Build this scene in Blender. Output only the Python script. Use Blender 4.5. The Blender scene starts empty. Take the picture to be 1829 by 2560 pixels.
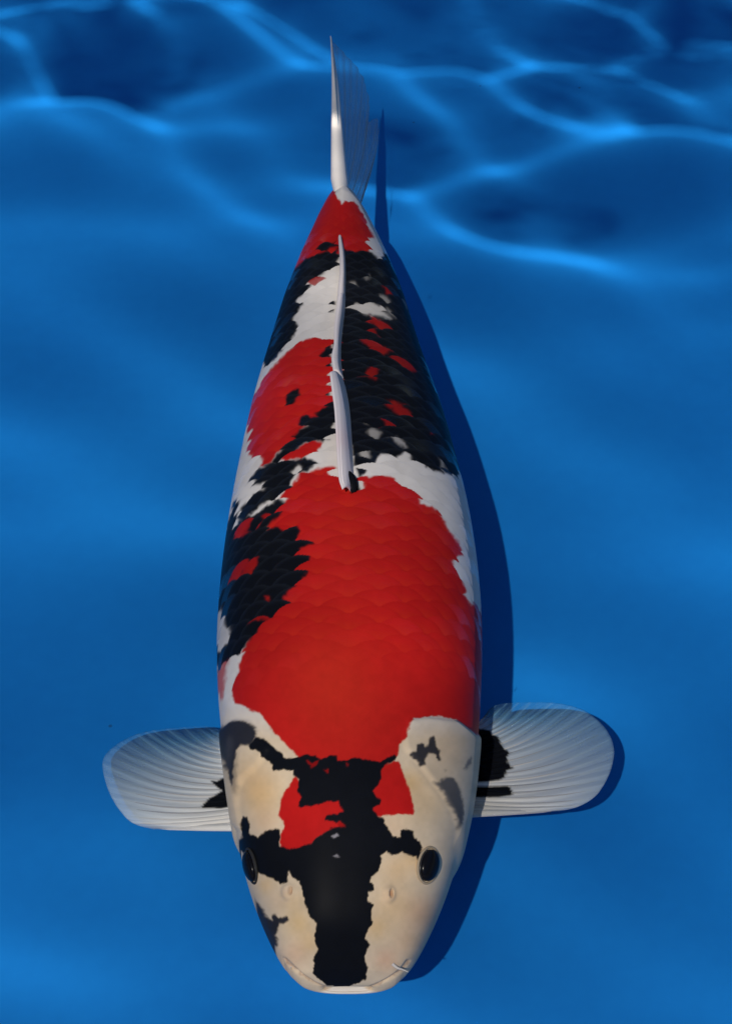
import bpy, math
import numpy as np
from mathutils import Vector, Matrix
from mathutils.bvhtree import BVHTree

sc = bpy.context.scene
col = sc.collection
rng = np.random.RandomState(7)

# ------------------------------------------------------------------ camera
# The camera hangs in the clear water of the vat, in front of and above the koi.
PW, PH = 1829, 2560                       # photograph size, only to turn photo pixels into directions
ELEV = math.radians(48.0)
CF = np.array([0, math.cos(ELEV), -math.sin(ELEV)])
CR = np.array([1.0, 0, 0])
CU = np.cross(CR, CF)
CT = np.array([0.012, 0.0, 0.13])
CD = 1.4
CC = CT - CD * CF
FPX = 3700 * CD
cam = bpy.data.cameras.new('camera')
cam_o = bpy.data.objects.new('camera', cam)
col.objects.link(cam_o)
cam_o.matrix_world = Matrix(((CR[0], CU[0], -CF[0], CC[0]), (CR[1], CU[1], -CF[1], CC[1]),
                             (CR[2], CU[2], -CF[2], CC[2]), (0, 0, 0, 1)))
cam.sensor_fit = 'VERTICAL'
cam.sensor_height = 36
cam.lens = FPX / PH * 36
cam.clip_start = 0.02
cam.clip_end = 200
sc.camera = cam_o

# ------------------------------------------------------------------ light
SUN_WATER = np.array([0.25, 0.655, -1.0])            # direction of the sunlight inside the water
_h = math.hypot(SUN_WATER[0], SUN_WATER[1])
_zw = math.atan(_h)
_za = math.asin(min(0.99, 1.333 * math.sin(_zw)))    # the same ray in the air above the surface
SUN_AIR = Vector((SUN_WATER[0] / _h * math.sin(_za), SUN_WATER[1] / _h * math.sin(_za), -math.cos(_za)))
world = bpy.data.worlds.new('World')
sc.world = world
world.use_nodes = True
wn = world.node_tree
sky = wn.nodes.new('ShaderNodeTexSky')
sky.sky_type = 'NISHITA'
sky.sun_disc = False
sky.sun_elevation = math.pi / 2 - _za
sky.sun_rotation = math.atan2(-SUN_AIR.x, -SUN_AIR.y)
wn.links.new(sky.outputs[0], wn.nodes['Background'].inputs[0])
wn.nodes['Background'].inputs[1].default_value = 0.05
sun = bpy.data.lights.new('sun', 'SUN')
sun.energy = 5.0
sun.angle = math.radians(0.8)
sun.color = (1.0, 0.93, 0.82)
sun.cycles.is_caustics_light = True
sun_o = bpy.data.objects.new('sun', sun)
sun_o.rotation_euler = SUN_AIR.to_track_quat('-Z', 'Y').to_euler()
sun_o.location = (-2, -6, 6)
col.objects.link(sun_o)
sc.view_settings.view_transform = 'Standard'
sc.view_settings.look = 'None'
sc.view_settings.gamma = 1
sc.view_settings.exposure = 0.22
sc.cycles.use_denoising = True
sc.cycles.caustics_refractive = True
sc.cycles.max_bounces = 10
sc.cycles.transparent_max_bounces = 12

# ------------------------------------------------------------------ helpers
def proj(P):
    d = P - CC
    z = d @ CF
    return np.stack([PW / 2 + FPX * (d @ CR) / z, PH / 2 - FPX * (d @ CU) / z], -1)

def rays(p):
    p = np.asarray(p, float)
    return CF + (p[..., 0:1] - PW / 2) / FPX * CR - (p[..., 1:2] - PH / 2) / FPX * CU

def on_z(p, z):
    d = rays(p)
    z = np.asarray(z, float)
    t = (z - CC[2]) / d[..., 2]
    return CC + t[..., None] * d

ZOOM = {'H': (500, 1700, 2.03), 'M': (500, 1100, 2.03), 'U': (500, 500, 2.03), 'T': (600, 0, 2.7067),
        'R': (1100, 1700, 2.9527), 'L': (200, 1700, 3.248)}
def px(tag, pts):
    ox, oy, k = ZOOM[tag]
    return np.array([(ox + x / k, oy + y / k) for x, y in pts], float)

def resample(P, n):
    P = np.asarray(P, float)
    d = np.r_[0, np.cumsum(np.linalg.norm(np.diff(P, axis=0), axis=1))]
    t = np.linspace(0, d[-1], n)
    return np.stack([np.interp(t, d, P[:, k]) for k in range(P.shape[1])], -1)

def smooth_line(P, k=2.0):
    r = int(3 * k)
    g = np.exp(-0.5 * (np.arange(-r, r + 1) / k) ** 2); g /= g.sum()
    return np.stack([np.convolve(np.pad(P[:, c], r, 'reflect', reflect_type='odd'), g, 'valid') for c in range(P.shape[1])], -1)

def blur(a, s):
    if s <= 0:
        return a
    r = max(1, int(3 * s))
    g = np.exp(-0.5 * (np.arange(-r, r + 1) / s) ** 2); g /= g.sum()
    p = np.pad(a, ((r, r), (0, 0)), 'edge'); o = np.zeros_like(a)
    for i in range(2 * r + 1):
        o += g[i] * p[i:i + a.shape[0]]
    p = np.pad(o, ((0, 0), (r, r)), 'edge'); q = np.zeros_like(a)
    for i in range(2 * r + 1):
        q += g[i] * p[:, i:i + a.shape[1]]
    return q

def noise2(h, w, cell, seed):
    r = np.random.RandomState(seed)
    gh, gw = int(h / cell) + 3, int(w / cell) + 3
    g = r.uniform(-1, 1, (gh, gw))
    y = np.arange(h) / cell; x = np.arange(w) / cell
    yi, xi = y.astype(int), x.astype(int)
    fy, fx = y - yi, x - xi
    fy = fy * fy * (3 - 2 * fy); fx = fx * fx * (3 - 2 * fx)
    a = g[yi][:, xi]; b = g[yi][:, xi + 1]; c = g[yi + 1][:, xi]; d = g[yi + 1][:, xi + 1]
    return (a * (1 - fx) + b * fx) * (1 - fy)[:, None] + (c * (1 - fx) + d * fx) * fy[:, None]

def fill(P, x0, y0, w, h):
    """mask of a polygon (photo pixels) on a w x h raster whose corner is x0, y0"""
    m = np.zeros((h, w), np.float32)
    X, Y = P[:, 0] - x0, P[:, 1] - y0
    xs = np.arange(w) + 0.5
    for r in range(max(0, int(Y.min())), min(h, int(Y.max()) + 2)):
        yc = r + 0.5
        X2, Y2 = np.roll(X, -1), np.roll(Y, -1)
        k = (Y <= yc) != (Y2 <= yc)
        if not k.any():
            continue
        c = np.sort(X[k] + (yc - Y[k]) / (Y2[k] - Y[k]) * (X2[k] - X[k]))
        for a, b in zip(c[0::2], c[1::2]):
            m[r] += np.clip(xs - a + 0.5, 0, 1) * np.clip(b - xs + 0.5, 0, 1)
    return np.clip(m, 0, 1)

def sample(img, x, y):
    h, w = img.shape[:2]
    x = np.clip(x - 0.5, 0, w - 1.001); y = np.clip(y - 0.5, 0, h - 1.001)
    xi, yi = x.astype(int), y.astype(int)
    fx, fy = x - xi, y - yi
    if img.ndim == 3:
        fx, fy = fx[..., None], fy[..., None]
    return (img[yi, xi] * (1 - fx) + img[yi, xi + 1] * fx) * (1 - fy) + (img[yi + 1, xi] * (1 - fx) + img[yi + 1, xi + 1] * fx) * fy

def mesh_obj(name, V, F, mat, parent=None, colors=None, alpha=None, smooth=True):
    V = np.asarray(V, np.float32); F = np.asarray(F, np.int32)
    me = bpy.data.meshes.new(name)
    n, k = F.shape
    me.vertices.add(len(V)); me.vertices.foreach_set('co', V.ravel())
    me.loops.add(n * k); me.loops.foreach_set('vertex_index', F.ravel())
    me.polygons.add(n)
    me.polygons.foreach_set('loop_start', np.arange(n, dtype=np.int32) * k)
    me.polygons.foreach_set('loop_total', np.full(n, k, np.int32))
    me.polygons.foreach_set('use_smooth', np.full(n, smooth))
    me.update(calc_edges=True)
    me.validate()
    if colors is not None:
        at = me.color_attributes.new('pigment', 'FLOAT_COLOR', 'POINT')
        c = np.zeros((len(V), 4), np.float32); c[:, :np.shape(colors)[1]] = colors
        at.data.foreach_set('color', c.ravel())
    if alpha is not None:
        at = me.attributes.new('opacity', 'FLOAT', 'POINT')
        at.data.foreach_set('value', np.asarray(alpha, np.float32).ravel())
    me.materials.append(mat)
    o = bpy.data.objects.new(name, me)
    col.objects.link(o)
    if parent is not None:
        o.parent = parent
        o.matrix_parent_inverse = ROOT_INV if parent.name.startswith('koi') else Matrix()
    o.cycles.is_caustics_receiver = True
    return o

def grid_faces(nr, nc, wrap=False):
    i = np.arange(nr * nc).reshape(nr, nc)
    if wrap:
        i = np.concatenate([i, i[:, :1]], 1)
    return np.stack([i[:-1, :-1], i[:-1, 1:], i[1:, 1:], i[1:, :-1]], -1).reshape(-1, 4)

# ------------------------------------------------------------------ materials
def new_mat(name):
    m = bpy.data.materials.new(name); m.use_nodes = True
    return m, m.node_tree, m.node_tree.nodes, m.node_tree.nodes['Principled BSDF']

def skin_material():
    m, nt, N, b = new_mat('koi_skin')
    a = N.new('ShaderNodeAttribute'); a.attribute_name = 'pigment'
    nt.links.new(a.outputs['Color'], b.inputs['Base Color'])
    b.inputs['Roughness'].default_value = 0.30
    g = N.new('ShaderNodeMath'); g.operation = 'MULTIPLY_ADD'; g.inputs[1].default_value = 0.12; g.inputs[2].default_value = 0.014
    nt.links.new(a.outputs['Alpha'], g.inputs[0]); nt.links.new(g.outputs[0], b.inputs['Specular IOR Level'])
    rr = N.new('ShaderNodeMath'); rr.operation = 'MULTIPLY_ADD'; rr.inputs[1].default_value = -0.20; rr.inputs[2].default_value = 0.36
    nt.links.new(a.outputs['Alpha'], rr.inputs[0]); nt.links.new(rr.outputs[0], b.inputs['Roughness'])
    return m

def fin_material():
    m, nt, N, b = new_mat('koi_fin')
    N.remove(b)
    a = N.new('ShaderNodeAttribute'); a.attribute_name = 'pigment'
    o = N.new('ShaderNodeAttribute'); o.attribute_name = 'opacity'
    d = N.new('ShaderNodeBsdfDiffuse'); t = N.new('ShaderNodeBsdfTranslucent')
    nt.links.new(a.outputs['Color'], d.inputs['Color']); nt.links.new(a.outputs['Color'], t.inputs['Color'])
    mx = N.new('ShaderNodeMixShader'); mx.inputs[0].default_value = 0.06
    nt.links.new(d.outputs[0], mx.inputs[1]); nt.links.new(t.outputs[0], mx.inputs[2])
    tr = N.new('ShaderNodeBsdfTransparent')
    m2 = N.new('ShaderNodeMixShader')
    nt.links.new(o.outputs['Fac'], m2.inputs[0]); nt.links.new(tr.outputs[0], m2.inputs[1]); nt.links.new(mx.outputs[0], m2.inputs[2])
    nt.links.new(m2.outputs[0], N['Material Output'].inputs['Surface'])
    return m

def plain(name, c, rough=0.5, spec=0.3):
    m, nt, N, b = new_mat(name)
    b.inputs['Base Color'].default_value = (*c, 1); b.inputs['Roughness'].default_value = rough
    b.inputs['Specular IOR Level'].default_value = spec
    return m

def liner_material():
    m, nt, N, b = new_mat('blue_liner')
    tc = N.new('ShaderNodeNewGeometry')
    n1 = N.new('ShaderNodeTexNoise'); n1.inputs['Scale'].default_value = 5.0; n1.inputs['Detail'].default_value = 5
    n2 = N.new('ShaderNodeTexNoise'); n2.inputs['Scale'].default_value = 90.0; n2.inputs['Detail'].default_value = 3
    v = N.new('ShaderNodeTexVoronoi'); v.inputs['Scale'].default_value = 13.0
    for n in (n1, n2, v):
        nt.links.new(tc.outputs['Position'], n.inputs['Vector'])
    mixf = N.new('ShaderNodeMath'); mixf.operation = 'MULTIPLY_ADD'; mixf.inputs[1].default_value = 0.25
    nt.links.new(n2.outputs['Fac'], mixf.inputs[0]); nt.links.new(n1.outputs['Fac'], mixf.inputs[2])
    r = N.new('ShaderNodeValToRGB')
    r.color_ramp.elements[0].position = 0.38; r.color_ramp.elements[0].color = (0.0042, 0.135, 0.44, 1)
    r.color_ramp.elements[1].position = 0.88; r.color_ramp.elements[1].color = (0.0058, 0.168, 0.515, 1)
    nt.links.new(mixf.outputs[0], r.inputs[0])
    # scattered specks of silt
    sp = N.new('ShaderNodeMath'); sp.operation = 'LESS_THAN'; sp.inputs[1].default_value = 0.017
    nt.links.new(v.outputs['Distance'], sp.inputs[0])
    mc = N.new('ShaderNodeMix'); mc.data_type = 'RGBA'
    k = N.new('ShaderNodeMath'); k.operation = 'MULTIPLY'; k.inputs[1].default_value = 0.5
    nt.links.new(sp.outputs[0], k.inputs[0]); nt.links.new(k.outputs[0], mc.inputs[0])
    nt.links.new(r.outputs[0], mc.inputs[6]); mc.inputs[7].default_value = (0.01, 0.02, 0.05, 1)
    nt.links.new(mc.outputs[2], b.inputs['Base Color'])
    b.inputs['Roughness'].default_value = 0.6; b.inputs['Specular IOR Level'].default_value = 0.1
    return m

def water_material():
    m, nt, N, b = new_mat('clear_water')
    N.remove(b)
    g = N.new('ShaderNodeBsdfGlass'); g.inputs['IOR'].default_value = 1.333; g.inputs['Roughness'].default_value = 0
    nt.links.new(g.outputs[0], N['Material Output'].inputs['Surface'])
    return m

# ------------------------------------------------------------------ setting: vat floor and the water surface above
ROOT_INV = Matrix()
FLOOR_Z = 0.014
fx = np.linspace(-7, 7, 60)
FX, FY = np.meshgrid(fx, fx)
floor_o = mesh_obj('pool_floor', np.stack([FX, FY, 0 * FX + FLOOR_Z], -1).reshape(-1, 3), grid_faces(60, 60), liner_material())
floor_o['kind'] = 'structure'

WZ = 1.55
def axis(c, r, n):
    core = np.linspace(c - r, c + r, n)
    out = np.geomspace(0.02, 7 - 0, 24)
    return np.r_[(c - r - out)[::-1], core, c + r + out]
off = SUN_WATER[:2] / -SUN_WATER[2] * WZ          # where the light of a floor point crosses the surface
wx, wy = axis(-off[0], 0.65, 420), axis(0.1 - off[1], 0.95, 620)
WX, WY = np.meshgrid(wx, wy)
fxp, fyp = WX + off[0], WY + off[1]              # the floor point that this piece of surface lights
wr = np.random.RandomState(11)
Z = np.zeros_like(WX)
far = 1 / (1 + np.exp(-(fyp - 0.47 + 0.28 * fxp) / 0.05))
for lam in np.geomspace(0.07, 0.28, 11):
    for k in range(3):
        a = math.radians(wr.uniform(35, 112)); p = wr.uniform(0, 6.28)
        Z += 0.0049 * lam ** 1.85 * wr.uniform(.6, 1.2) * far * (1 + 0.5 * np.clip((fyp - 0.55) / 0.3, 0, 1)) * np.sin((WX * math.cos(a) + WY * math.sin(a)) * 6.283 / lam + p)
for lam in np.geomspace(0.12, 0.5, 8):
    for k in range(2):
        a = math.radians(wr.uniform(35, 125)); p = wr.uniform(0, 6.28)
        Z += 0.0017 * lam ** 2 * np.sin((WX * math.cos(a) + WY * math.sin(a)) * 6.283 / lam + p)
edge = np.clip((np.minimum(6 - abs(WX), 7 - abs(WY + 0.8))) / 2, 0, 1)
water_o = mesh_obj('water', np.stack([WX, WY, WZ + Z * edge], -1).reshape(-1, 3), grid_faces(*WX.shape), water_material())
water_o['kind'] = 'structure'
water_o.cycles.is_caustics_receiver = False
water_o.cycles.is_caustics_caster = True

# ------------------------------------------------------------------ the koi
koi = bpy.data.objects.new('koi_fish', None)
koi.location = (0, 0, 0.026)
koi.empty_display_size = 0.1
col.objects.link(koi)
ROOT_INV = Matrix.Translation((0, 0, -0.026))
koi['label'] = 'large koi with red, black and white patches, swimming with both pectoral fins spread'
koi['category'] = 'fish'

SKIN, FIN = skin_material(), fin_material()
WHITE = np.array([0.66, 0.61, 0.56]); RED = np.array([0.46, 0.011, 0.011]); BLACK = np.array([0.006, 0.007, 0.010])

# body sections from the nose to the root of the tail: half width, sideways shift, height above / below the axis
Y0, Y1, AXIS = -0.34264, 0.39924, 0.115
SA = [0.0338, 0.0389, 0.044, 0.0487, 0.0531, 0.0569, 0.0603, 0.0633, 0.0661, 0.0687, 0.071, 0.073, 0.0748, 0.0763, 0.0778, 0.0791, 0.0803, 0.0815, 0.0825, 0.0834, 0.0842, 0.0848, 0.0853, 0.0855, 0.0856, 0.0855, 0.0852, 0.0849, 0.0843, 0.0837, 0.0829, 0.082, 0.081, 0.0798, 0.0785, 0.0771, 0.0757, 0.0744, 0.0729, 0.0714, 0.0698, 0.0681, 0.0662, 0.0642, 0.0621, 0.06, 0.0579, 0.0559, 0.0539, 0.0519, 0.05, 0.048, 0.046, 0.0439, 0.0416, 0.0392, 0.0367, 0.0339, 0.031, 0.0279, 0.0247, 0.0214, 0.0182, 0.0148, 0.0117, 0.0089, 0.0067, 0.0051, 0.0041, 0.0034]
SC = [0.0016, 0.0016, 0.0016, 0.0016, 0.0017, 0.0018, 0.0019, 0.0021, 0.0023, 0.0025, 0.0027, 0.0028, 0.0028, 0.0027, 0.0026, 0.0023, 0.0021, 0.0018, 0.0016, 0.0015, 0.0015, 0.0014, 0.0014, 0.0014, 0.0015, 0.0014, 0.0014, 0.0014, 0.0013, 0.0012, 0.0011, 0.001, 0.0008, 0.0006, 0.0003, 0.0, -0.0003, -0.0006, -0.0009, -0.0012, -0.0016, -0.002, -0.0023, -0.0027, -0.0031, -0.0034, -0.0037, -0.0038, -0.004, -0.0041, -0.0041, -0.0042, -0.0042, -0.0043, -0.0044, -0.0045, -0.0047, -0.0049, -0.005, -0.0052, -0.0055, -0.0058, -0.0061, -0.0066, -0.0071, -0.0077, -0.0084, -0.009, -0.0097, -0.0104]
ST = [0.02, 0.0272, 0.0341, 0.0406, 0.0465, 0.0519, 0.0568, 0.0613, 0.0654, 0.0692, 0.0727, 0.0759, 0.0789, 0.0817, 0.0842, 0.0865, 0.0886, 0.0904, 0.092, 0.0934, 0.0945, 0.0954, 0.0961, 0.0967, 0.097, 0.097, 0.0968, 0.0964, 0.0958, 0.0951, 0.0942, 0.0931, 0.0918, 0.0904, 0.0889, 0.0872, 0.0854, 0.0834, 0.0812, 0.079, 0.0767, 0.0743, 0.072, 0.0697, 0.0673, 0.065, 0.0627, 0.0605, 0.0584, 0.0564, 0.0544, 0.0526, 0.0508, 0.0492, 0.0478, 0.0465, 0.0455, 0.0446, 0.0437, 0.043, 0.0423, 0.0416, 0.0411, 0.0405, 0.0399, 0.0392, 0.0384, 0.0376, 0.0368, 0.036]
SB = [0.024, 0.0293, 0.0345, 0.0392, 0.0436, 0.0476, 0.0514, 0.055, 0.0585, 0.0618, 0.065, 0.068, 0.0709, 0.0737, 0.0762, 0.0785, 0.0806, 0.0824, 0.084, 0.0854, 0.0865, 0.0874, 0.0881, 0.0887, 0.0891, 0.0892, 0.0891, 0.0889, 0.0884, 0.0878, 0.087, 0.0858, 0.0845, 0.0829, 0.0812, 0.0794, 0.0775, 0.0754, 0.0732, 0.0709, 0.0686, 0.0661, 0.0636, 0.061, 0.0583, 0.0555, 0.0528, 0.0502, 0.0478, 0.0455, 0.0435, 0.0416, 0.0399, 0.0383, 0.037, 0.036, 0.0352, 0.0346, 0.0341, 0.0337, 0.0334, 0.0332, 0.033, 0.0328, 0.0326, 0.0322, 0.0318, 0.0312, 0.0306, 0.03]
ty = np.linspace(Y0, Y1, 70)

NS, NT = 1080, 600
Y_END = 0.342
ys = np.linspace(Y0, Y_END, NS)
A = np.interp(ys, ty, SA); CX = np.interp(ys, ty, SC); T = np.interp(ys, ty, ST); B = np.interp(ys, ty, SB)
def sm1(v, k):
    r = int(3 * k); g = np.exp(-0.5 * (np.arange(-r, r + 1) / k) ** 2); g /= g.sum()
    return np.convolve(np.pad(v, r, 'reflect', reflect_type='odd'), g, 'valid')
A, CX, T, B = (sm1(v, 12) for v in (A, CX, T, B))
CZ = np.full(NS, AXIS)
# rounded snout down to the lips and the hollow of the mouth: y, half width, up, down, axis shift
keep = ys > -0.3320
ys, A, CX, T, B, CZ = (v[keep] for v in (ys, A, CX, T, B, CZ))
lip = [(-0.3326, 0.0384, 0.0266, 0.0290, 0.0), (-0.3370, 0.0358, 0.0222, 0.0255, -0.0010), (-0.3405, 0.0318, 0.0172, 0.0196, -0.0030),
       (-0.3430, 0.0272, 0.0122, 0.0140, -0.0055), (-0.3446, 0.0222, 0.0074, 0.0090, -0.0085), (-0.3451, 0.0165, 0.0038, 0.0050, -0.0110),
       (-0.3440, 0.0120, 0.0016, 0.0024, -0.0125), (-0.3380, 0.0070, 0.0010, 0.0016, -0.0125), (-0.3300, 0.0010, 0.0005, 0.0005, -0.0125)][::-1]
lp = np.array([(a, b, c, d, AXIS + e) for a, b, c, d, e in lip])
lp = smooth_line(resample(lp, 90), 4.0)[:-1]
nl = len(lp)
ys = np.r_[lp[:, 0], ys]; A = np.r_[lp[:, 1], A]; T = np.r_[lp[:, 2], T]; B = np.r_[lp[:, 3], B]; CZ = np.r_[lp[:, 4], CZ]
CX = np.r_[np.full(nl, CX[0]), CX]
_w = np.clip((np.arange(len(ys)) - nl + 34) / 14, 0, 1) * np.clip((nl + 130 - np.arange(len(ys))) / 90, 0, 1)
for _v in (ys, A, T, B, CZ):
    for _k in (5, 10, 14):
        _v[:] = _v * (1 - _w) + sm1(_v, _k) * _w
# closing of the tail root
pinch = 1 - 0.50 * np.clip((ys - 0.306) / 0.036, 0, 1) ** 1.5
T, B = T * pinch, B * pinch
tail = np.clip((Y_END - ys) / 0.012, 0, 1) ** 0.5
A, T, B = A * np.maximum(tail, .05), T * np.maximum(tail, .05), B * np.maximum(tail, .05)
NS = len(ys)
q = np.linspace(-1, 1, NT, endpoint=False)
th = math.pi * (0.62 * q + 0.38 * np.sign(q) * abs(q) ** 3)         # angle from the back, finer on the back
si, co = np.sin(th), np.cos(th)
head = np.clip((0.22 - (ys - Y0) / 0.645) / 0.22, 0, 1)
n_top = 2.25 + 0.35 * head - 0.75 * np.clip(((ys - Y0) / 0.645 - 0.86) / 0.16, 0, 1); n_top = n_top[:, None]
ex = np.sign(si) * abs(si) ** (2 / n_top); ez = np.sign(co) * abs(co) ** (2 / n_top)
X = CX[:, None] + A[:, None] * ex
Zb = CZ[:, None] + np.where(co > 0, T[:, None], B[:, None]) * ez
P = np.stack([X, np.broadcast_to(ys[:, None], X.shape), Zb], -1)

def normals(P):
    du = np.gradient(P, axis=0)
    dv = np.roll(P, -1, 1) - np.roll(P, 1, 1)
    n = np.cross(dv, du)
    return n / (np.linalg.norm(n, axis=-1, keepdims=True) + 1e-12)
Nn = normals(P)
if (Nn[NS // 2, NT // 2] @ np.array([0, 0, 1.0])) < 0:
    Nn = -Nn
uv = proj(P)                                   # where each point of the skin sits in the photograph
# skin turned away from the lens takes over the colour of the flank beside it
k = np.arange(NT)
il = uv[:, :, 0].argmin(1); ir = uv[:, :, 0].argmax(1)
uvs = uv.copy()
for r in range(NS):
    uvs[r, :il[r]] = uv[r, il[r]] + (5, 0)
    uvs[r, ir[r] + 1:] = uv[r, ir[r]] - (5, 0)
    l5, r5 = uv[r, il[r], 0] + 5, uv[r, ir[r], 0] - 5
    if r5 > l5:
        uvs[r, :, 0] = np.clip(uvs[r, :, 0], l5, r5)

# --- scales: shingled rows, each one rising to a rounded free edge towards the tail
body_s = (ys - Y0) / 0.645
arc = th / math.pi * 17.0                       # rows round the body
dv = 0.0116
vv = np.broadcast_to((ys / dv)[:, None], X.shape); ww = np.broadcast_to(arc[None, :], X.shape)
best_v = np.full(X.shape, 1e9); loc = np.zeros(X.shape); cv = vv.copy(); cw = ww.copy(); rim = np.ones(X.shape); sid = np.zeros(X.shape)
j0 = np.round(ww)
for dj in (-1, 0, 1):
    j = j0 + dj
    offv = 0.5 * (np.mod(j, 2))
    i0 = np.floor(vv - offv)
    for di in (-1, 0, 1):
        c_v = i0 + di + offv
        a = (vv - c_v) / 1.02; b = (ww - j) / 1.08
        d2 = np.where(a > 0, a * a, 0.3 * a * a) + b * b
        ok = (d2 < 1) & (c_v < best_v)
        best_v = np.where(ok, c_v, best_v); loc = np.where(ok, a, loc); cv = np.where(ok, c_v + 0.35, cv); cw = np.where(ok, j, cw)
        rim = np.where(ok, d2, rim); sid = np.where(ok, c_v * 2 * 37 + j * 11, sid)
fade = np.clip((body_s - 0.235) / 0.05, 0, 1) * np.clip((0.985 - body_s) / 0.05, 0, 1)
scal = fade[:, None] * np.ones_like(X)
rs = np.random.RandomState(5).uniform(-1, 1, 4096)
srand = rs[(np.abs(sid).astype(int) * 7919) % 4096]
size = np.clip(A / 0.085, 0.25, 1)[:, None]
disp = scal * size * (0.00015 * (loc + 0.6) - 0.00006 * np.clip((rim - 0.75) / 0.25, 0, 1) + 0.00004 * srand)

# --- pigment and relief read from outlines traced on the photograph
X0, YY0, WW, HH = 500, 420, 800, 2100
img = np.ones((HH, WW, 3), np.float32) * WHITE
hgt = np.zeros((HH, WW), np.float32)
def paint(tag, pts, c, w=1.0, soft=1.2):
    global img
    m = blur(fill(px(tag, pts), X0, YY0, WW, HH), soft)[..., None] * w
    img = img * (1 - m) + np.asarray(c, np.float32) * m
def blob(tag, x, y, r, c, w, ry=None):
    global img
    p = px(tag, [(x, y)])[0] - (X0, YY0); k = ZOOM[tag][2]
    yy, xx = np.mgrid[0:HH, 0:WW]
    m = np.exp(-((xx - p[0]) / (r / k)) ** 2 - ((yy - p[1]) / ((ry or r) / k)) ** 2)[..., None] * w
    img = img * (1 - m) + img * np.asarray(c, np.float32) * m
# skin tints of the pale head
tone = np.clip((np.arange(HH) + YY0 - 1760) / 90.0, 0, 1)[:, None, None]
img = img * (1 - tone * (1 - np.array([0.95, 0.82, 0.63])))
for x, y, r, c, w in [(300, 580, 110, (1.0, .80, .52), .8), (250, 470, 90, (1, .88, .70), .6), (500, 1230, 70, (1, .86, .60), .8), (560, 1330, 60, (1, .86, .60), .6), (480, 1120, 60, (1, .9, .72), .6),
                      (890, 1260, 60, (1, .86, .62), .7), (980, 1150, 110, (1, .86, .66), .7), (1000, 960, 80, (1, .86, .68), .7), (1060, 520, 60, (1, .82, .52), .7), (1080, 900, 60, (1, .85, .6), .6),
                      (1130, 620, 110, (1, .88, .70), .7), (1130, 1180, 90, (1, .74, .62), .6), (480, 1390, 70, (1, .76, .68), .5), (940, 1420, 60, (1, .72, .66), .6), (1050, 1330, 80, (1, .78, .64), .5),
                      (330, 720, 70, (1, .86, .78), .6), (980, 740, 70, (1, .86, .78), .5), (380, 1130, 60, (1, .90, .84), .5), (1250, 350, 130, (1, .88, .76), .6), (330, 1040, 50, (1, .82, .55), .6)]:
    blob('H', x, y, r, c, w)
# red
red = RED
paint('M', [(740,235),(700,195),(685,165),(645,140),(600,150),(500,180),(470,240),(400,330),(340,450),(350,600),(350,800),(300,950),(222,1082),(205,1130),(195,1180),(175,1210),(165,1260),(162,1310),(185,1335),(220,1345),(260,1375),(300,1385),(330,1420),(360,1470),(400,1510),(450,1560),(490,1600),(515,1660),(700,1680),(940,1650),(1000,1605),(1015,1545),(1040,1520),(1050,1480),(1060,1440),(1085,1415),(1120,1412),(1200,1402),(1260,1412),(1310,1430),(1350,1460),(1395,1500),(1460,1540),(1480,1300),(1470,900),(1405,860),(1375,845),(1345,800),(1330,730),(1300,690),(1300,640),(1310,600),(1338,595),(1325,550),(1300,510),(1250,455),(1230,410),(1180,350),(1130,335),(1110,300),(1060,250),(1020,240),(1000,200),(960,185),(890,200),(830,190),(815,220),(790,260)], red)
paint('U', [(690,715),(600,708),(550,715),(505,725),(470,755),(440,785),(400,820),(365,860),(330,890),(310,930),(290,975),(265,1010),(220,1100),(240,1160),(250,1200),(245,1250),(250,1300),(290,1295),(315,1320),(305,1370),(360,1345),(400,1290),(450,1240),(500,1190),(530,1150),(570,1120),(620,1080),(680,1040),(680,950),(680,880),(690,800)], red)
paint('U', [(440,1315),(470,1270),(520,1240),(580,1230),(618,1240),(600,1270),(570,1300),(540,1318),(500,1312),(460,1320)], red)
paint('T', [(600,1290),(628,1262),(650,1310),(668,1350),(685,1382),(700,1372),(720,1355),(745,1360),(765,1360),(800,1400),(835,1450),(858,1500),(870,1550),(895,1580),(912,1612),(868,1612),(862,1640),(890,1690),(895,1740),(860,1720),(760,1710),(700,1720),(600,1740),(500,1760),(430,1780),(330,1900),(250,1950),(400,1600)], red)
paint('H', [(490,485),(470,500),(450,540),(420,580),(405,640),(400,690),(420,715),(428,745),(405,790),(410,850),(440,870),(500,860),(560,840),(600,800),(650,765),(700,750),(750,745),(760,660),(720,600),(600,600),(520,560)], red)
paint('H', [(930,430),(985,412),(1015,418),(1035,490),(1060,550),(1075,600),(1088,665),(1080,682),(1000,682),(930,690),(890,690),(860,650),(880,620),(860,560),(890,500)], red)
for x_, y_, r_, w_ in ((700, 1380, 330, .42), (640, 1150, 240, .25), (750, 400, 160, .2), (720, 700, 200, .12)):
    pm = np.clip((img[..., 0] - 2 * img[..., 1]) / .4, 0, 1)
    old = img.copy(); blob('M', x_, y_, r_, (1.16, 2.6, 1.3), w_); img = old * (1 - pm[..., None]) + img * pm[..., None]
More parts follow.
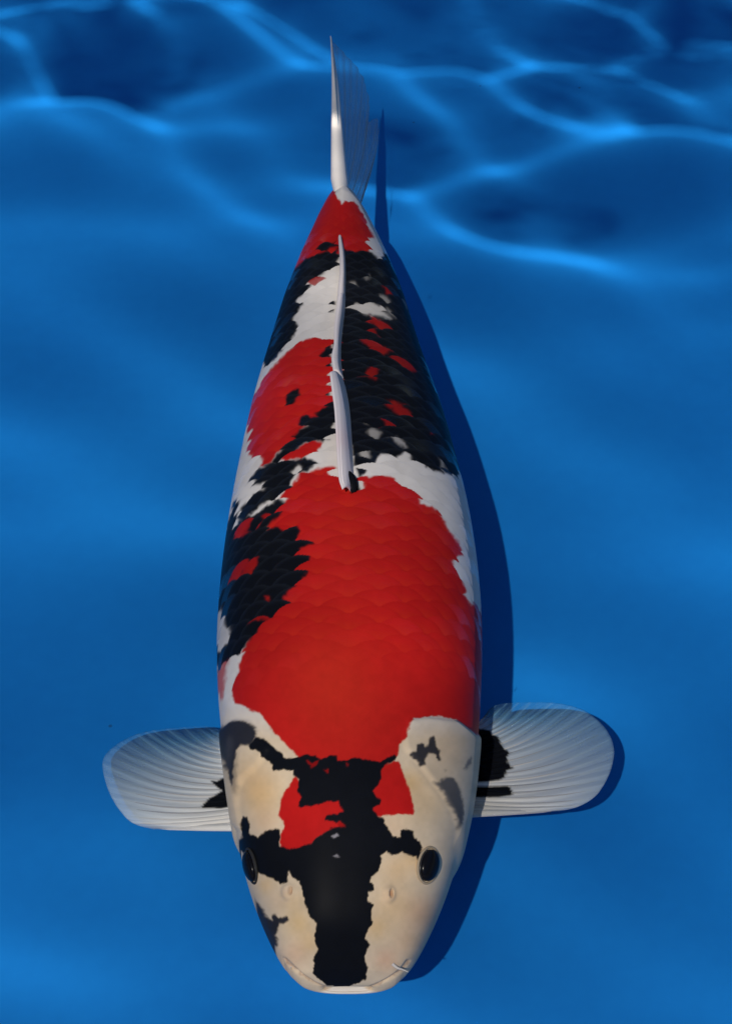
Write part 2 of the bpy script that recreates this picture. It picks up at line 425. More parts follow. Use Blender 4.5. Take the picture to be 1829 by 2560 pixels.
# black of the flanks
blk = BLACK
paint('U', [(690,1005),(670,1030),(620,1070),(570,1110),(545,1115),(520,1100),(505,1120),(502,1140),(540,1147),(500,1180),(450,1225),(410,1280),(370,1330),(400,1340),(440,1315),(470,1275),(520,1240),(580,1230),(620,1240),(650,1215),(660,1190),(690,1180),(720,1100),(720,1005)], blk)
paint('M', [(370,112),(330,137),(300,157),(270,192),(255,242),(290,232),(330,222),(342,232),(310,272),(270,282),(240,312),(215,342),(185,385),(210,405),(250,392),(310,340),(340,332),(390,300),(420,280),(460,240),(475,210),(490,180),(470,160),(500,140),(520,180),(560,160),(605,130),(600,110),(560,90),(500,95),(440,110),(400,120)], blk)
paint('M', [(200,298),(185,305),(165,335),(150,400),(120,500),(90,600),(70,700),(60,800),(88,880),(105,900),(140,960),(150,1010),(120,1055),(70,1085),(70,1140),(105,1165),(130,1120),(165,1105),(205,1080),(240,1050),(280,1005),(320,970),(330,940),(355,930),(400,900),(425,860),(430,820),(445,795),(480,765),(495,740),(505,700),(520,680),(515,640),(522,605),(490,600),(470,608),(500,575),(490,560),(545,525),(545,505),(480,515),(497,470),(480,450),(430,465),(410,480),(380,465),(340,470),(310,485),(345,440),(400,385),(420,345),(390,320),(350,340),(300,370),(250,385),(210,400),(195,430),(178,440),(180,380)], blk)
paint('U', [(720,262),(800,258),(865,265),(905,300),(940,280),(990,300),(1040,420),(1090,540),(1130,690),(1170,830),(1240,1000),(1300,1180),(1360,1390),(1310,1400),(1290,1420),(1250,1395),(1200,1385),(1140,1365),(1110,1340),(1060,1330),(1035,1290),(1000,1310),(960,1297),(910,1300),(885,1340),(840,1350),(810,1390),(790,1410),(765,1300),(755,1200),(740,1050),(715,940),(700,850),(695,750),(710,650),(715,500),(720,400)], blk)
paint('U', [(705,290),(660,270),(640,265),(600,275),(560,290),(530,297),(500,330),(440,390),(410,470),(380,560),(350,650),(320,740),(300,850),(345,838),(380,815),(410,785),(430,750),(470,700),(490,650),(480,600),(500,560),(515,540),(500,510),(530,480),(550,440),(560,420),(600,400),(650,370),(690,340),(710,310)], blk)
paint('U', [(598,242),(610,228),(640,212),(690,210),(692,240),(660,250),(645,272),(610,262)], blk)
paint('U', [(685,245),(705,248),(710,295),(688,290)], blk)
paint('U', [(670,545),(690,505),(705,520),(700,570),(675,570)], blk)
paint('U', [(608,795),(630,770),(660,728),(690,740),(690,800),(640,805)], blk)
paint('U', [(628,848),(650,825),(690,820),(690,852),(640,852)], blk)
paint('U', [(428,1015),(450,985),(485,970),(512,965),(508,1000),(490,1030),(460,1055),(440,1045)], blk)
paint('U', [(655,960),(665,950),(690,940),(690,1000),(660,985)], blk)
# red showing through the black
dr = RED * np.array([0.62, 0.9, 0.9])
for pts in ([(845,590),(880,595),(930,615),(965,645),(950,655),(910,650),(880,630)], [(860,655),(885,650),(912,690),(890,692),(865,675)],
            [(828,715),(860,715),(910,735),(970,760),(930,790),(900,785),(880,755),(840,735)], [(980,800),(1010,800),(1060,830),(1105,880),(1080,882),(1040,855),(1000,830)],
            [(868,848),(892,850),(885,880),(887,920),(860,905),(818,907),(845,885)], [(943,1030),(970,1020),(1020,1035),(1050,1060),(1072,1085),(1050,1102),(1010,1090),(970,1065)],
            [(908,1110),(930,1103),(945,1130),(968,1150),(945,1167),(922,1145)], [(925,440),(945,450),(972,490),(955,492)], [(1172,1183),(1190,1180),(1192,1198),(1178,1200)],
            [(555,415),(590,396),(620,400),(610,412),(575,430)]):
    paint('U', pts, dr, 0.9, 1.5)
for pts in ([(185,470),(200,440),(230,425),(265,408),(270,425),(250,455),(230,490),(200,512),(188,495)], [(145,742),(165,690),(190,640),(225,602),(226,640),(205,690),(180,722)],
            [(282,588),(280,650),(250,682),(213,692),(240,640)], [(303,402),(332,380),(325,430),(305,450)], [(358,672),(385,635),(392,645),(370,677)], [(338,795),(356,793),(354,808)],
            [(238,943),(280,925),(298,900),(317,920),(330,932),(290,933),(250,947)]):
    paint('M', pts, RED * np.array([.75, .9, .9]), 0.95, 1.2)
paint('M', [(110,1132),(135,1120),(150,1108),(140,1150),(125,1230),(120,1312),(60,1300),(60,1200),(105,1180)], RED, 0.8, 2.5)
# white scales in the black
wsc = WHITE * 0.72
for pts, w in (([(762,550),(775,525),(800,540),(830,530),(870,530),(915,550),(960,590),(968,602),(900,590),(850,592),(810,575)], .95), ([(945,548),(970,570),(987,602),(960,580)], .6), ([(773,430),(795,422),(802,440),(790,449)], .6),
               ([(925,488),(950,498),(957,522),(935,517)], .5), ([(972,1205),(1000,1198),(1037,1257),(1010,1247)], .6), ([(868,1180),(895,1173),(907,1190),(885,1212)], .6), ([(843,1290),(870,1284),(882,1310),(860,1317)], .7),
               ([(1203,1298),(1217,1300),(1232,1362),(1215,1352)], .5), ([(800,1105),(815,1115),(820,1145),(806,1140)], .5), ([(848,385),(860,378),(864,412),(852,407)], .35), ([(1030,515),(1040,515),(1052,555),(1042,548)], .5)):
    paint('U', pts, wsc, w, 1.8)
for pts, w in (([(470,165),(500,140),(505,160),(490,175)], .6), ([(165,455),(185,425),(190,440),(178,460)], .5), ([(95,890),(110,885),(140,960),(150,1005),(125,1040),(95,1060)], .9), ([(60,870),(96,860),(110,930),(60,960)], .7)):
    paint('M', pts, WHITE * .85, w, 2.5)
# black of the head
paint('H', [(505,390),(540,378),(580,385),(610,400),(660,385),(690,380),(695,405),(740,410),(780,395),(820,400),(870,412),(910,418),(940,400),(985,378),(1000,390),(990,410),(940,430),(920,460),(920,500),(900,530),(878,560),(890,585),(915,610),(910,635),(880,645),(885,670),(905,690),(935,705),(945,740),(965,770),(975,790),(1015,795),(1020,760),(1045,755),(1080,770),(1085,800),(1115,820),(1128,850),(1120,885),(1105,920),(1095,895),(1050,885),(1020,875),(985,890),(950,880),(945,870),(920,890),(915,940),(905,970),(870,1000),(862,1020),(880,1050),(880,1070),(855,1075),(850,1095),(850,1125),(880,1140),(870,1165),(870,1200),(875,1230),(860,1260),(845,1290),(840,1310),(862,1345),(850,1370),(835,1400),(838,1430),(852,1460),(840,1490),(845,1515),(800,1540),(750,1555),(690,1562),(640,1545),(600,1515),(570,1490),(575,1440),(580,1400),(595,1360),(585,1320),(580,1290),(595,1240),(580,1220),(550,1190),(545,1160),(530,1130),(520,1090),(515,1050),(500,1020),(470,1000),(450,970),(445,1000),(442,1030),(410,1035),(370,1010),(330,995),(295,975),(270,960),(235,930),(225,880),(195,850),(215,790),(212,720),(220,695),(245,700),(250,740),(250,780),(290,795),(330,770),(370,755),(400,755),(405,780),(405,840),(440,858),(500,850),(560,832),(600,795),(640,765),(690,740),(735,740),(710,715),(690,725),(660,710),(630,715),(640,690),(690,680),(730,665),(710,640),(700,615),(640,620),(580,635),(510,648),(495,640),(515,600),(495,560),(500,500),(475,480),(470,460),(430,455),(370,460),(365,430),(320,395),(315,370),(270,355),(265,335),(300,290),(330,300),(370,340),(420,370),(425,395),(480,395)], blk, 1, .8)
gry = np.array([0.012, 0.015, 0.025])
paint('H', [(300,290),(268,340),(230,330),(210,345),(195,390),(190,440),(185,500),(178,545),(165,500),(150,440),(140,400),(110,350),(100,280),(125,240),(160,215),(200,205),(250,215),(285,240),(297,265)], gry, .98, 1.8)
paint('H', [(165,280),(185,300),(172,400),(165,470),(150,400),(150,320)], WHITE * .4, .12, 5)
paint('H', [(190,440),(215,350),(205,420),(200,520),(190,600),(180,560)], gry, .5, 3)
paint('H', [(200,1030),(245,1030),(260,1060),(290,1110),(320,1160),(340,1200),(365,1220),(365,1195),(385,1190),(405,1210),(440,1195),(452,1215),(430,1235),(405,1235),(395,1270),(385,1300),(400,1330),(402,1357),(380,1345),(300,1330),(230,1200),(200,1060)], gry, .98, 1.4)
paint('H', [(1090,330),(1120,325),(1135,350),(1160,290),(1175,290),(1180,330),(1200,365),(1210,415),(1195,415),(1180,380),(1150,375),(1130,400),(1130,430),(1110,445),(1090,410),(1060,385),(1065,372),(1090,370)], gry, .96, 1.5)
paint('H', [(1170,515),(1200,525),(1215,505),(1240,495),(1270,500),(1300,550),(1315,610),(1320,680),(1310,730),(1295,765),(1290,710),(1275,670),(1240,620),(1230,580),(1200,550)], np.array([.035, .045, .062]), .88, 2.4)
paint('H', [(1320,450),(1345,400),(1360,388),(1358,420),(1330,458)], np.array([.06, .07, .09]), .75, 2)
paint('H', [(1220,460),(1235,455),(1230,470)], gry, .5, 2)
for pts in ([(665,790),(680,782),(690,778),(705,792),(680,803)], [(670,890),(690,886),(712,897),(685,900)]):
    paint('H', pts, (0.30, 0.28, 0.30), .8, .8)
for pts in ([(535,403),(570,420),(605,403),(595,425),(565,447),(550,425)], [(628,455),(650,448),(648,475),(635,470)], [(700,715),(735,735),(740,748),(700,742)], [(735,418),(750,425),(745,440)]):
    paint('H', pts, RED * .6, .8, 1)
paint('U', [(742,1403),(762,1410),(786,1450),(793,1490),(770,1497),(755,1470)], blk, 1, 1)

# relief: gill covers, cheek line, nostrils
def raised(tag, pts, h, soft):
    global hgt
    hgt = hgt + h * blur(fill(px(tag, pts), X0, YY0, WW, HH), soft)
raised('H', [(1062,205),(1150,193),(1300,210),(1395,280),(1460,330),(1460,560),(1400,700),(1330,850),(1295,930),(1300,760),(1275,670),(1230,590),(1160,500),(1100,420),(1040,350),(1030,300)], 0.0022, 4)
raised('H', [(40,300),(118,250),(160,212),(205,202),(255,212),(300,262),(350,350),(300,430),(220,500),(195,560),(195,650),(215,770),(150,700),(40,480)], 0.0022, 4)
raised('H', [(1040,350),(1100,420),(1160,500),(1230,590),(1275,670),(1300,760),(1290,830),(1270,720),(1230,640),(1150,560),(1060,450)], 0.0012, 9)
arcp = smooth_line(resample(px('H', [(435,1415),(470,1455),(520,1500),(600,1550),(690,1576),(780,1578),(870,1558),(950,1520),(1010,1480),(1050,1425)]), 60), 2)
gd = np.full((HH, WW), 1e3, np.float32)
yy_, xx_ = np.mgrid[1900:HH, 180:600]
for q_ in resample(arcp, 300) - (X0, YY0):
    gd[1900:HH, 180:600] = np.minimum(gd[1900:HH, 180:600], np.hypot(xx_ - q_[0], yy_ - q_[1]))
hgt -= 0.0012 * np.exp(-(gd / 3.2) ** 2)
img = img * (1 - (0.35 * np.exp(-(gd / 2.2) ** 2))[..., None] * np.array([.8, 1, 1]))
for x, y in ((955, 1088), (448, 1075)):
    raised('H', [(x + 30 * math.cos(a), y + 42 * math.sin(a)) for a in np.linspace(0, 6.2, 20)], 0.0020, 5)
    raised('H', [(x + 13 + 7 * math.cos(a), y - 6 + 20 * math.sin(a)) for a in np.linspace(0, 6.2, 16)], -0.0032, 2.2)
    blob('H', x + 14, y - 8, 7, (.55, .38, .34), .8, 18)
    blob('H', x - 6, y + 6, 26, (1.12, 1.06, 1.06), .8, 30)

# pull the read-out towards the middle of each scale so that patches end on scale edges
du_r, dv_r = np.gradient(uvs, axis=0), np.gradient(uvs, axis=1)
di_v = (cv - vv) * dv / np.gradient(ys)[:, None]
di_w = (cw - ww) / np.gradient(arc)[None, :]
pull = 0.40 * scal[..., None]
uvp = uvs + pull * (np.clip(di_v, -25, 25)[..., None] * du_r + np.clip(di_w, -30, 30)[..., None] * dv_r)
for r in range(NS):
    l5, r5 = uv[r, il[r], 0] + 4, uv[r, ir[r], 0] - 4
    if r5 > l5:
        uvp[r, :, 0] = np.clip(uvp[r, :, 0], l5, r5)
nx = noise2(HH, WW, 9, 1) * 2.2 + noise2(HH, WW, 4, 2) * 1.3; ny = noise2(HH, WW, 9, 3) * 2.2 + noise2(HH, WW, 4, 4) * 1.3
gx, gy = uvp[..., 0] - X0, uvp[..., 1] - YY0
ox, oy = sample(nx, gx, gy), sample(ny, gx, gy)
C = sample(img, gx + ox, gy + oy)
facing = np.ones_like(X)
for r in range(NS):
    facing[r, :il[r]] = 0; facing[r, ir[r] + 1:] = 0
disp = disp + sample(hgt, uvs[..., 0] - X0, uvs[..., 1] - YY0) * np.clip((body_s + 0.012) / 0.01, 0, 1)[:, None]
# pale belly
bel = np.clip((abs(th) - 1.95) / 0.35, 0, 1)[None, :, None]
C = C * (1 - bel) + WHITE * bel
# pigment of single scales: paler net on the black, deeper rim on the red
lum = C @ np.array([.3, .6, .1])
isred = np.clip((C[..., 0] - C[..., 1] * 2) / .4, 0, 1)
edge_s = np.clip((rim - 0.55) / 0.4, 0, 1) * scal
C = C * (1 + (0.06 * srand * scal)[..., None])
C = C * (1 - (0.07 * edge_s * isred)[..., None] * np.array([.55, 1, 1]))
orange = (np.clip((0.5 - abs(loc - 0.1)) * 2, 0, 1) * scal * isred)
C = C + orange[..., None] * np.array([0.03, 0.006, 0.0])
isblk = np.clip((0.05 - lum) / 0.04, 0, 1)
C = C + (isblk * edge_s * 0.006)[..., None] * np.array([.8, 1, 1.4])
mott = sample(noise2(HH, WW, 26, 21) * .6 + noise2(HH, WW, 9, 22) * .4, gx, gy)
C = C * (1 + (0.09 * mott)[..., None])
# inside of the mouth
C[:14] *= np.array([.5, .3, .3])
P2 = P + Nn * disp[..., None]
iV = P2.reshape(-1, 3)
F = grid_faces(NS, NT, True)
if Nn[NS // 2, NT // 2, 2] > 0:
    a, b, c_, _ = P2.reshape(-1, 3)[F[(NS // 2) * NT + NT // 2]]
    if np.cross(b - a, c_ - a)[2] < 0:
        F = F[:, ::-1]
# cap both ends
V = np.vstack([iV, P2[0].mean(0), P2[-1].mean(0)])
gloss = scal * np.clip((srand - 0.45) * 4, 0, 1) * np.clip(1.2 - rim, 0, 1)
C4 = np.concatenate([C, gloss[..., None]], -1)
body = mesh_obj('body', V, F, SKIN, koi, np.vstack([C4.reshape(-1, 4), C4[0].mean(0), C4[-1].mean(0)]))
# coarse copy for finding points on the skin
cs, ct = 10, 8
Pc = P2[::cs, ::ct]
bvh = BVHTree.FromPolygons([Vector(v) for v in Pc.reshape(-1, 3)], grid_faces(Pc.shape[0], Pc.shape[1], True).tolist())
def on_skin(p):
    d = Vector(rays(np.asarray(p, float))[0] if np.ndim(p) == 2 else rays(np.asarray([p], float))[0]).normalized()
    h = bvh.ray_cast(Vector(CC), d)
    return h[0], (h[1] if h[1] is None or h[1].dot(d) < 0 else -h[1])

# ------------------------------------------------------------------ fins
def tube(line, rad, nseg=8, flat=1.0, up=None):
    line = np.asarray(line); n = len(line)
    t = np.gradient(line, axis=0); t /= np.linalg.norm(t, axis=1, keepdims=True) + 1e-12
    ref = np.array([0, 0, 1.0]) if up is None else up
    s = np.cross(t, ref); s /= np.linalg.norm(s, axis=1, keepdims=True) + 1e-12
    u = np.cross(s, t)
    a = np.linspace(0, 2 * math.pi, nseg, endpoint=False)
    V = line[:, None] + (np.cos(a)[None, :, None] * s[:, None] + flat * np.sin(a)[None, :, None] * u[:, None]) * np.asarray(rad)[:, None, None]
    return V.reshape(-1, 3), grid_faces(n, nseg, True)

def sheet(G, thick):
    """closed thin sheet from a grid of points"""
    n = np.cross(np.gradient(G, axis=0), np.gradient(G, axis=1)); n /= np.linalg.norm(n, axis=-1, keepdims=True) + 1e-12
    nr, nc = G.shape[:2]
    th_ = np.full((nr, nc), thick); th_[[0, -1]] *= .3; th_[:, [0, -1]] *= .3
    V = np.vstack([(G + n * th_[..., None] / 2).reshape(-1, 3), (G - n * th_[..., None] / 2).reshape(-1, 3)])
    f = grid_faces(nr, nc); o = nr * nc
    i = np.arange(o).reshape(nr, nc)
    loop = np.r_[i[0, :-1], i[:-1, -1], i[-1, :0:-1], i[:0:-1, 0]]
    l2 = np.roll(loop, -1)
    return V, np.vstack([f, f[:, ::-1] + o, np.stack([loop, loop + o, l2 + o, l2], -1)])

FINW = np.array([0.92, 0.89, 0.83])
def pectoral(tag, base, margin, zb, zt, spots, bend, label, nray=21):
    NI, NJ = 150, 60
    bp = resample(px(tag, base), NI); mp = smooth_line(resample(px(tag, margin), NI), 2.5)
    i = np.linspace(0, 1, NI)
    i_ = i[:, None]; t = np.linspace(0, 1, NJ)[None, :]
    pix = bp[:, None] * (1 - t)[..., None] + mp[:, None] * t[..., None]
    # rays sweep back towards the trailing edge
    pix = pix + np.array([0, bend])[None, None] * (np.sin(math.pi * t) * np.sin(math.pi * np.clip(i_, 0, 1)) ** 1)[..., None]
    rj = np.random.RandomState(nray + int(bend))
    knots = np.linspace(0, 1, 14)
    i_ray = i_
    i_ = i_ + np.interp(i_, knots, np.r_[0, rj.uniform(-.5, .5, 12), 0]) / (nray - 1)      # rays are not evenly spaced
    amp = np.interp(i_ray * (nray - 1), np.arange(nray), rj.uniform(.25, 1.3, nray))
    wob = 0.18 / (nray - 1) * np.sin(t * 5 + i_ray * 30)
    phase = (i_ + wob) * math.pi * 2 * (nray - 1)
    ripple = np.cos(phase) * amp * 0.00045 * np.clip(t * 3, 0, 1) * np.clip(i_ * 8, 0.15, 1)
    z = zb + (zt - zb) * t + 0.010 * np.sin(math.pi * t) * (1 - i_) - 0.006 * i_ * t + ripple + 0.0025 * np.sin(i_ * 9) * t
    G = on_z(pix, z)
    pr = proj(G)
    # pigment and opacity
    x0, y0 = pr[..., 0].min() - 5, pr[..., 1].min() - 5
    w, h = int(pr[..., 0].max() - x0 + 10), int(pr[..., 1].max() - y0 + 10)
    sp = np.zeros((h, w))
    for s_ in spots:
        sp = np.maximum(sp, blur(fill(px(tag, s_), x0, y0, w, h), 1.0))
    def spot(pp):
        return sample(sp, pp[..., 0] - x0, pp[..., 1] - y0)[..., None]
    fine = 0.5 + 0.5 * np.cos(phase) * amp
    fine2 = 0.5 + 0.5 * np.cos(phase * 3 + 1)
    fine3 = 0.5 + 0.5 * np.cos(phase * 5 + 2)
    tr_ = np.clip(i_ * 1.25 - 0.12, 0, 1)
    op = 0.95 - 0.70 * tr_ ** 0.9 * np.clip(t * 1.15, 0, 1) ** 1.0 - 0.20 * t ** 4 + (fine - 0.5) * 0.30 * np.clip(t * 2, 0, 1) * tr_ + (fine2 - .5) * 0.22 * t * tr_ + (fine3 - .5) * 0.16 * t ** 2 * tr_
    op = np.clip(op, 0.10, 0.97)
    op = 1 - np.sqrt(1 - op)                                  # the sheet has two faces
    thin = np.clip(tr_ * np.clip(t * 1.3, 0, 1) * 1.15 + 0.35 * t ** 4, 0, 1)[..., None]        # thin outer web painted blue-grey to stand for lit floor showing through
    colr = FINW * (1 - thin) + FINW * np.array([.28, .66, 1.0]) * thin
    s_ = spot(pr)
    colr = colr * (1 - s_) + BLACK * s_
    op = np.maximum(op, s_[..., 0] * .97)
    V, F = sheet(G, 0.0006)
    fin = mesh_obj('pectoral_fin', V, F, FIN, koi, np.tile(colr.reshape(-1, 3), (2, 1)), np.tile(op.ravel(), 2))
    fin['label'] = label
    for r_ in range(nray):
        f = r_ / (nray - 1)
        idx = min(NI - 1, int(round(f * (NI - 1))))
        m = 56 if f < .8 else 50
        line = G[idx, 4:m]
        tt = np.linspace(0, 1, len(line))
        rad = (0.0016 * (1 - f) ** 3 + 0.00060) * (1 - 0.85 * tt) + 0.0001
        if r_ == 0:
            line = G[2, 2:58]; tt = np.linspace(0, 1, len(line)); rad = 0.0030 * (1 - 0.7 * tt) * np.clip((1 - tt) * 6, .15, 1)
        V, F = tube(line, rad, 8, 0.7)
        pl = proj(V)
        s_ = spot(pl)
        cr = (FINW * 1.03) * (1 - s_) + BLACK * s_
        oo = np.repeat(np.clip((0.8 - 0.85 * tt * (0.30 + f)), .04, 1), 8)
        oo = oo * rj.uniform(.35, 1.0)
        oo = np.maximum(oo, s_[..., 0])
        mesh_obj('fin_ray', V, F, FIN, fin, cr, oo)
    return fin

pectoral('R', [(120, 998), (170, 900), (190, 750), (200, 600), (215, 470), (255, 350), (300, 300)],
         [(880, 964), (960, 953), (1030, 932), (1100, 895), (1165, 840), (1215, 760), (1250, 690), (1270, 620), (1285, 540), (1275, 470), (1250, 400), (1200, 330), (1130, 265), (1050, 215), (950, 185), (850, 168), (750, 163), (600, 165), (470, 170), (400, 185), (355, 215), (330, 270)],
         0.080, 0.084,
         [[(150, 345), (285, 360), (370, 372), (380, 400), (430, 420), (445, 460), (475, 510), (515, 535), (495, 570), (500, 610), (540, 655), (490, 670), (480, 720), (440, 740), (350, 750), (150, 765)],
          [(150, 790), (400, 785), (500, 780), (520, 800), (540, 845), (520, 855), (440, 865), (360, 868), (150, 862)]], 24,
         'pale pectoral fin with two black patches at its root')
pectoral('L', [(1340, 1206), (1330, 1100), (1320, 950), (1300, 800), (1280, 650), (1250, 500), (1220, 430)],
         [(600, 1210), (520, 1195), (450, 1175), (390, 1140), (345, 1085), (300, 1030), (250, 940), (225, 880), (195, 780), (180, 690), (190, 625), (250, 560), (330, 500), (450, 440), (600, 405), (750, 390), (900, 378), (1000, 372), (1100, 378), (1165, 410)],
         0.055, 0.032,
         [[(1060, 815), (1110, 825), (1150, 800), (1190, 790), (1290, 790), (1290, 1030), (1222, 1030), (1150, 1045), (985, 1042), (1000, 1010), (1050, 960), (1100, 935), (1150, 900), (1110, 870), (1085, 850)]], 26,
         'pale pectoral fin with one black notch-shaped patch at its root')

# caudal fin: upright, leaning so that its upper lobe tilts to one side
ALPHA = 0.26
CX0, CZ0 = -0.0070, 0.147
def on_fin(p, shift=0.0):
    d = rays(np.asarray(p, float))
    n = np.array([1.0, 0, ALPHA]); n0 = np.array([CX0 + shift, 0, CZ0])
    t = ((n0 - CC) @ n) / (d @ n)
    return CC + t[..., None] * d
def caudal():
    NI, NJ = 120, 60
    margin = smooth_line(resample(px('T', [(612, 245), (640, 300), (680, 330), (710, 370), (750, 410), (790, 450), (812, 500), (840, 530), (848, 600), (870, 650), (872, 730), (858, 790), (850, 830), (870, 830), (905, 800), (930, 800), (937, 880), (930, 980), (905, 1080), (880, 1150), (858, 1220)]), NI), 1.2)
    base = resample(px('T', [(668, 1300), (700, 1330), (740, 1340), (780, 1340), (815, 1330), (835, 1310)]), NI)
    i_ = np.linspace(0, 1, NI)[:, None]; t = np.linspace(0, 1, NJ)[None, :]
    zb_ = np.linspace(0.152, 0.088, NI)
    G0, G1 = np.stack([-0.0058 - 0.05 * (zb_ - CZ0), np.full(NI, 0.322), zb_], -1), on_fin(margin)
    G = G0[:, None] * (1 - t)[..., None] + G1[:, None] * t[..., None]
    G[..., 0] += 0.0003 * np.cos(i_ * math.pi * 2 * 17) * np.clip(t * 2, 0, 1) + 0.004 * np.sin(math.pi * i_) * np.sin(math.pi * t)
    fine = 0.5 + 0.5 * np.cos(i_ * math.pi * 2 * 17); fine2 = .5 + .5 * np.cos(i_ * math.pi * 2 * 51)
    op = np.clip(0.86 - 0.40 * t + (fine - .5) * .25 + (fine2 - .5) * .12, 0.1, .95)
    op = 1 - np.sqrt(1 - op)
    V, F = sheet(G, 0.0008)
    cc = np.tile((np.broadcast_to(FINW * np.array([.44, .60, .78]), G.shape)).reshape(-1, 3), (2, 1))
    fin = mesh_obj('caudal_fin', V, F, FIN, koi, cc, np.tile(op.ravel(), 2))
    fin['label'] = 'forked tail fin, translucent grey with a white upper edge'
    lead = smooth_line(resample(px('T', [(690, 1385), (676, 1300), (672, 1200), (664, 1050), (657, 900), (651, 750), (644, 600), (634, 450), (624, 340), (613, 245)]), 60), 2)
    L = on_fin(lead, -0.001)
    tt = np.linspace(0, 1, 60)
    V, F = tube(L, 0.0125 * (1 - tt) ** 0.9 * np.clip(tt * 5 + .35, 0, 1) + 0.0006, 12, 0.55, up=np.array([1.0, 0, ALPHA]))
    o = mesh_obj('fin_ray', V, F, SKIN, fin, np.broadcast_to(FINW * np.array([.80, .77, .77]), V.shape), np.repeat(np.clip(1.1 - .5 * tt, .4, 1), 12))
    for r_ in range(2, 18, 3):
        idx = int(round(r_ / 17 * (NI - 1)))
        line = G[idx, 2:52]; t1 = np.linspace(0, 1, len(line))
        V, F = tube(line, 0.0007 * (1 - .8 * t1) + .0001, 6, 0.7, up=np.array([1.0, 0, ALPHA]))
        mesh_obj('fin_ray', V, F, FIN, fin, np.broadcast_to(FINW * .95, V.shape), np.repeat(np.clip(.6 - .45 * t1, .08, 1), 6))
    return G
Gc = caudal()
print('caudal extent', Gc.reshape(-1, 3).min(0), Gc.reshape(-1, 3).max(0))

# dorsal fin: three bundles of rays folded over one another along the back
def dorsal():
    blades = [
        ([(768, 1474), (786, 1440), (780, 1330), (772, 1200), (762, 1060), (745, 960), (722, 895)], [(722, 1470), (704, 1430), (697, 1330), (690, 1200), (682, 1060), (668, 960), (658, 875)], 0.004, 0.016, 1.0),
        ([(730, 910), (718, 850), (712, 760), (722, 660), (734, 570), (738, 480)], [(676, 870), (665, 800), (682, 740), (680, 650), (690, 570), (702, 490)], 0.003, 0.008, .92),
        ([(738, 520), (738, 440), (738, 360), (736, 300), (730, 250), (712, 192)], [(697, 520), (703, 450), (712, 380), (712, 300), (708, 240), (706, 190)], 0.0015, 0.0035, .85)]
    Vs, Fs, Cs, Os, n0, lines = [], [], [], [], 0, []
    for R_, L_, h0, h1, sh in blades:
        NI, NJ = 80, 26
        Rp, Lp = smooth_line(resample(px('U', R_), NI), 3), smooth_line(resample(px('U', L_), NI), 3)
        low = np.array([on_skin(p)[0] for p in Rp])
        low = smooth_line(low, 4)
        zz = low[:, 2] + h0 + (h1 - h0) * np.sin(np.linspace(0.25, 1, NI) * math.pi / 2)
        top = on_z(Lp, zz)
        t = np.linspace(0, 1, NJ)[None, :, None]
        lo = low - np.array([0, 0, .003])
        G = lo[:, None] * (1 - t) + top[:, None] * t
        rip = np.cos(t[..., 0] * 2 * math.pi * 5 + np.linspace(0, 2.2, NI)[:, None])
        G[..., 2] += 0.004 * np.sin(math.pi * t[..., 0]) 
        V, F = sheet(G, 0.0016)
        c = np.broadcast_to(FINW * np.array([.86, .80, .84]) * sh, G.shape) * (0.95 + .05 * rip)[..., None]
        tip = np.linspace(0, 1, NI)[:, None] * np.ones((1, NJ))
        pk = np.exp(-((tip - .42) / .12) ** 2)[..., None] * (.35 if sh == 1.0 else 0)
        c = c * (1 - pk) + c * np.array([1, .72, .74]) * pk
        Vs.append(V); Fs.append(F + n0); n0 += len(V); Cs.append(np.tile(c.reshape(-1, 3), (2, 1)))
        o = np.clip(1.15 - .35 * tip ** 2 - (1 - sh), .5, 1); Os.append(np.tile(o.ravel(), 2))
        for k_ in (7, 19):
            lines.append((G[2:-2, k_] + np.array([0, 0, .0006]), sh))
    fin = mesh_obj('dorsal_fin', np.vstack(Vs), np.vstack(Fs), SKIN, koi, np.vstack(Cs), np.concatenate(Os))
    fin['label'] = 'long dorsal fin folded along the back, pale lilac white'
    for line, sh in lines:
        t1 = np.linspace(0, 1, len(line))
        V, F = tube(line, 0.0006 * (1 - .7 * t1), 6)
        mesh_obj('fin_ray', V, F, SKIN, fin, np.broadcast_to(FINW * np.array([.90, .84, .88]) * sh, V.shape), np.repeat(np.clip(1 - .4 * t1, 0, 1), 6))
    # short dark spine at the front
    pts = [on_skin(p)[0] for p in px('U', [(752, 1412), (762, 1435), (772, 1460), (780, 1486)])]
    line = resample(np.array(pts) + np.array([[0, 0, .006], [0, 0, .005], [0, 0, .003], [0, 0, .0005]]), 20)
    V, F = tube(line, 0.0036 * np.sin(np.linspace(.25, 2.9, 20)) ** .7, 10, .6)
    sp = mesh_obj('spine', V, F, SKIN, fin, np.broadcast_to(BLACK, V.shape), np.ones(len(V)))
    sp['label'] = 'black front spine of the dorsal fin'
dorsal()

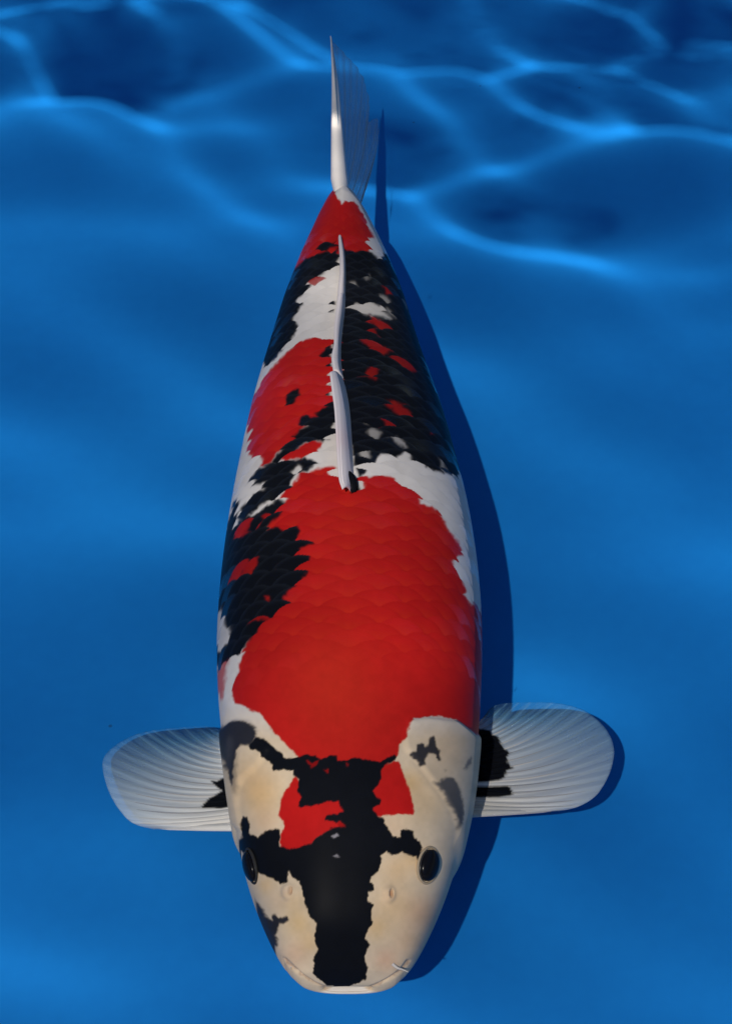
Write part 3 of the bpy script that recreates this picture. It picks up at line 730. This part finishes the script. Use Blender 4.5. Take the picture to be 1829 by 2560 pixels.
# ------------------------------------------------------------------ eyes, barbels
def ball(n_lat=20, n_lon=32):
    u = np.linspace(0, math.pi, n_lat); v = np.linspace(0, 2 * math.pi, n_lon, endpoint=False)
    U, Vv = np.meshgrid(u, v, indexing='ij')
    return np.stack([np.sin(U) * np.cos(Vv), np.sin(U) * np.sin(Vv), np.cos(U)], -1).reshape(-1, 3), grid_faces(n_lat, n_lon, True)
EYE = plain('eye_dark', (0.005, 0.005, 0.007), 0.2, 0.12)
IRIS = plain('eye_iris', (0.03, 0.03, 0.034), 0.3, 0.2)
for p, r in (((1070, 2163), 0.0098), ((628, 2165), 0.0098)):
    c, n = on_skin(p)
    c = np.array(c); n = np.array(n)
    up = np.array([0, 1.0, 0]); up = up - n * (up @ n); up /= np.linalg.norm(up)
    sd = np.cross(up, n)
    B3 = np.stack([sd, up, n], 0)
    V, F = ball()
    V1 = (V * np.array([r * .80, r * 1.02, r * .62])) @ B3 + c - n * r * 0.22
    eye = mesh_obj('eye', V1, F, IRIS, koi)
    V2 = (V * np.array([r * .72, r * .96, r * .34])) @ B3 + c + n * r * 0.13
    mesh_obj('pupil', V2, F, EYE, eye)
    a = np.linspace(0, 2 * math.pi, 40)
    ring = c + (np.cos(a)[:, None] * sd * r * .86 + np.sin(a)[:, None] * up * r * 1.08) + n * r * 0.0
    V3, F3 = tube(ring, np.full(40, 0.0008), 8, up=n)
    pc = sample(img, np.array([p[0] - X0 + 0.0]), np.array([p[1] - YY0 + 0.0]))[0]
    rc = np.clip(pc * .55, .03, .5)
    mesh_obj('eyelid', V3, F3, SKIN, eye, np.broadcast_to(rc, V3.shape))

for pts in ([(975, 1440), (1000, 1462), (1030, 1470), (1055, 1482)], [(470, 1462), (458, 1450), (448, 1438), (440, 1446)]):
    pp = px('H', pts)
    c, n = on_skin(pp[0])
    c = np.array(c)
    z = np.linspace(c[2], c[2] - 0.004, len(pp))
    line = smooth_line(resample(on_z(pp, z), 24), 2)
    V, F = tube(line, 0.0010 * (1 - np.linspace(0, 1, 24) * .75), 8)
    mesh_obj('barbel', V, F, SKIN, koi, np.broadcast_to(WHITE * .9, V.shape))
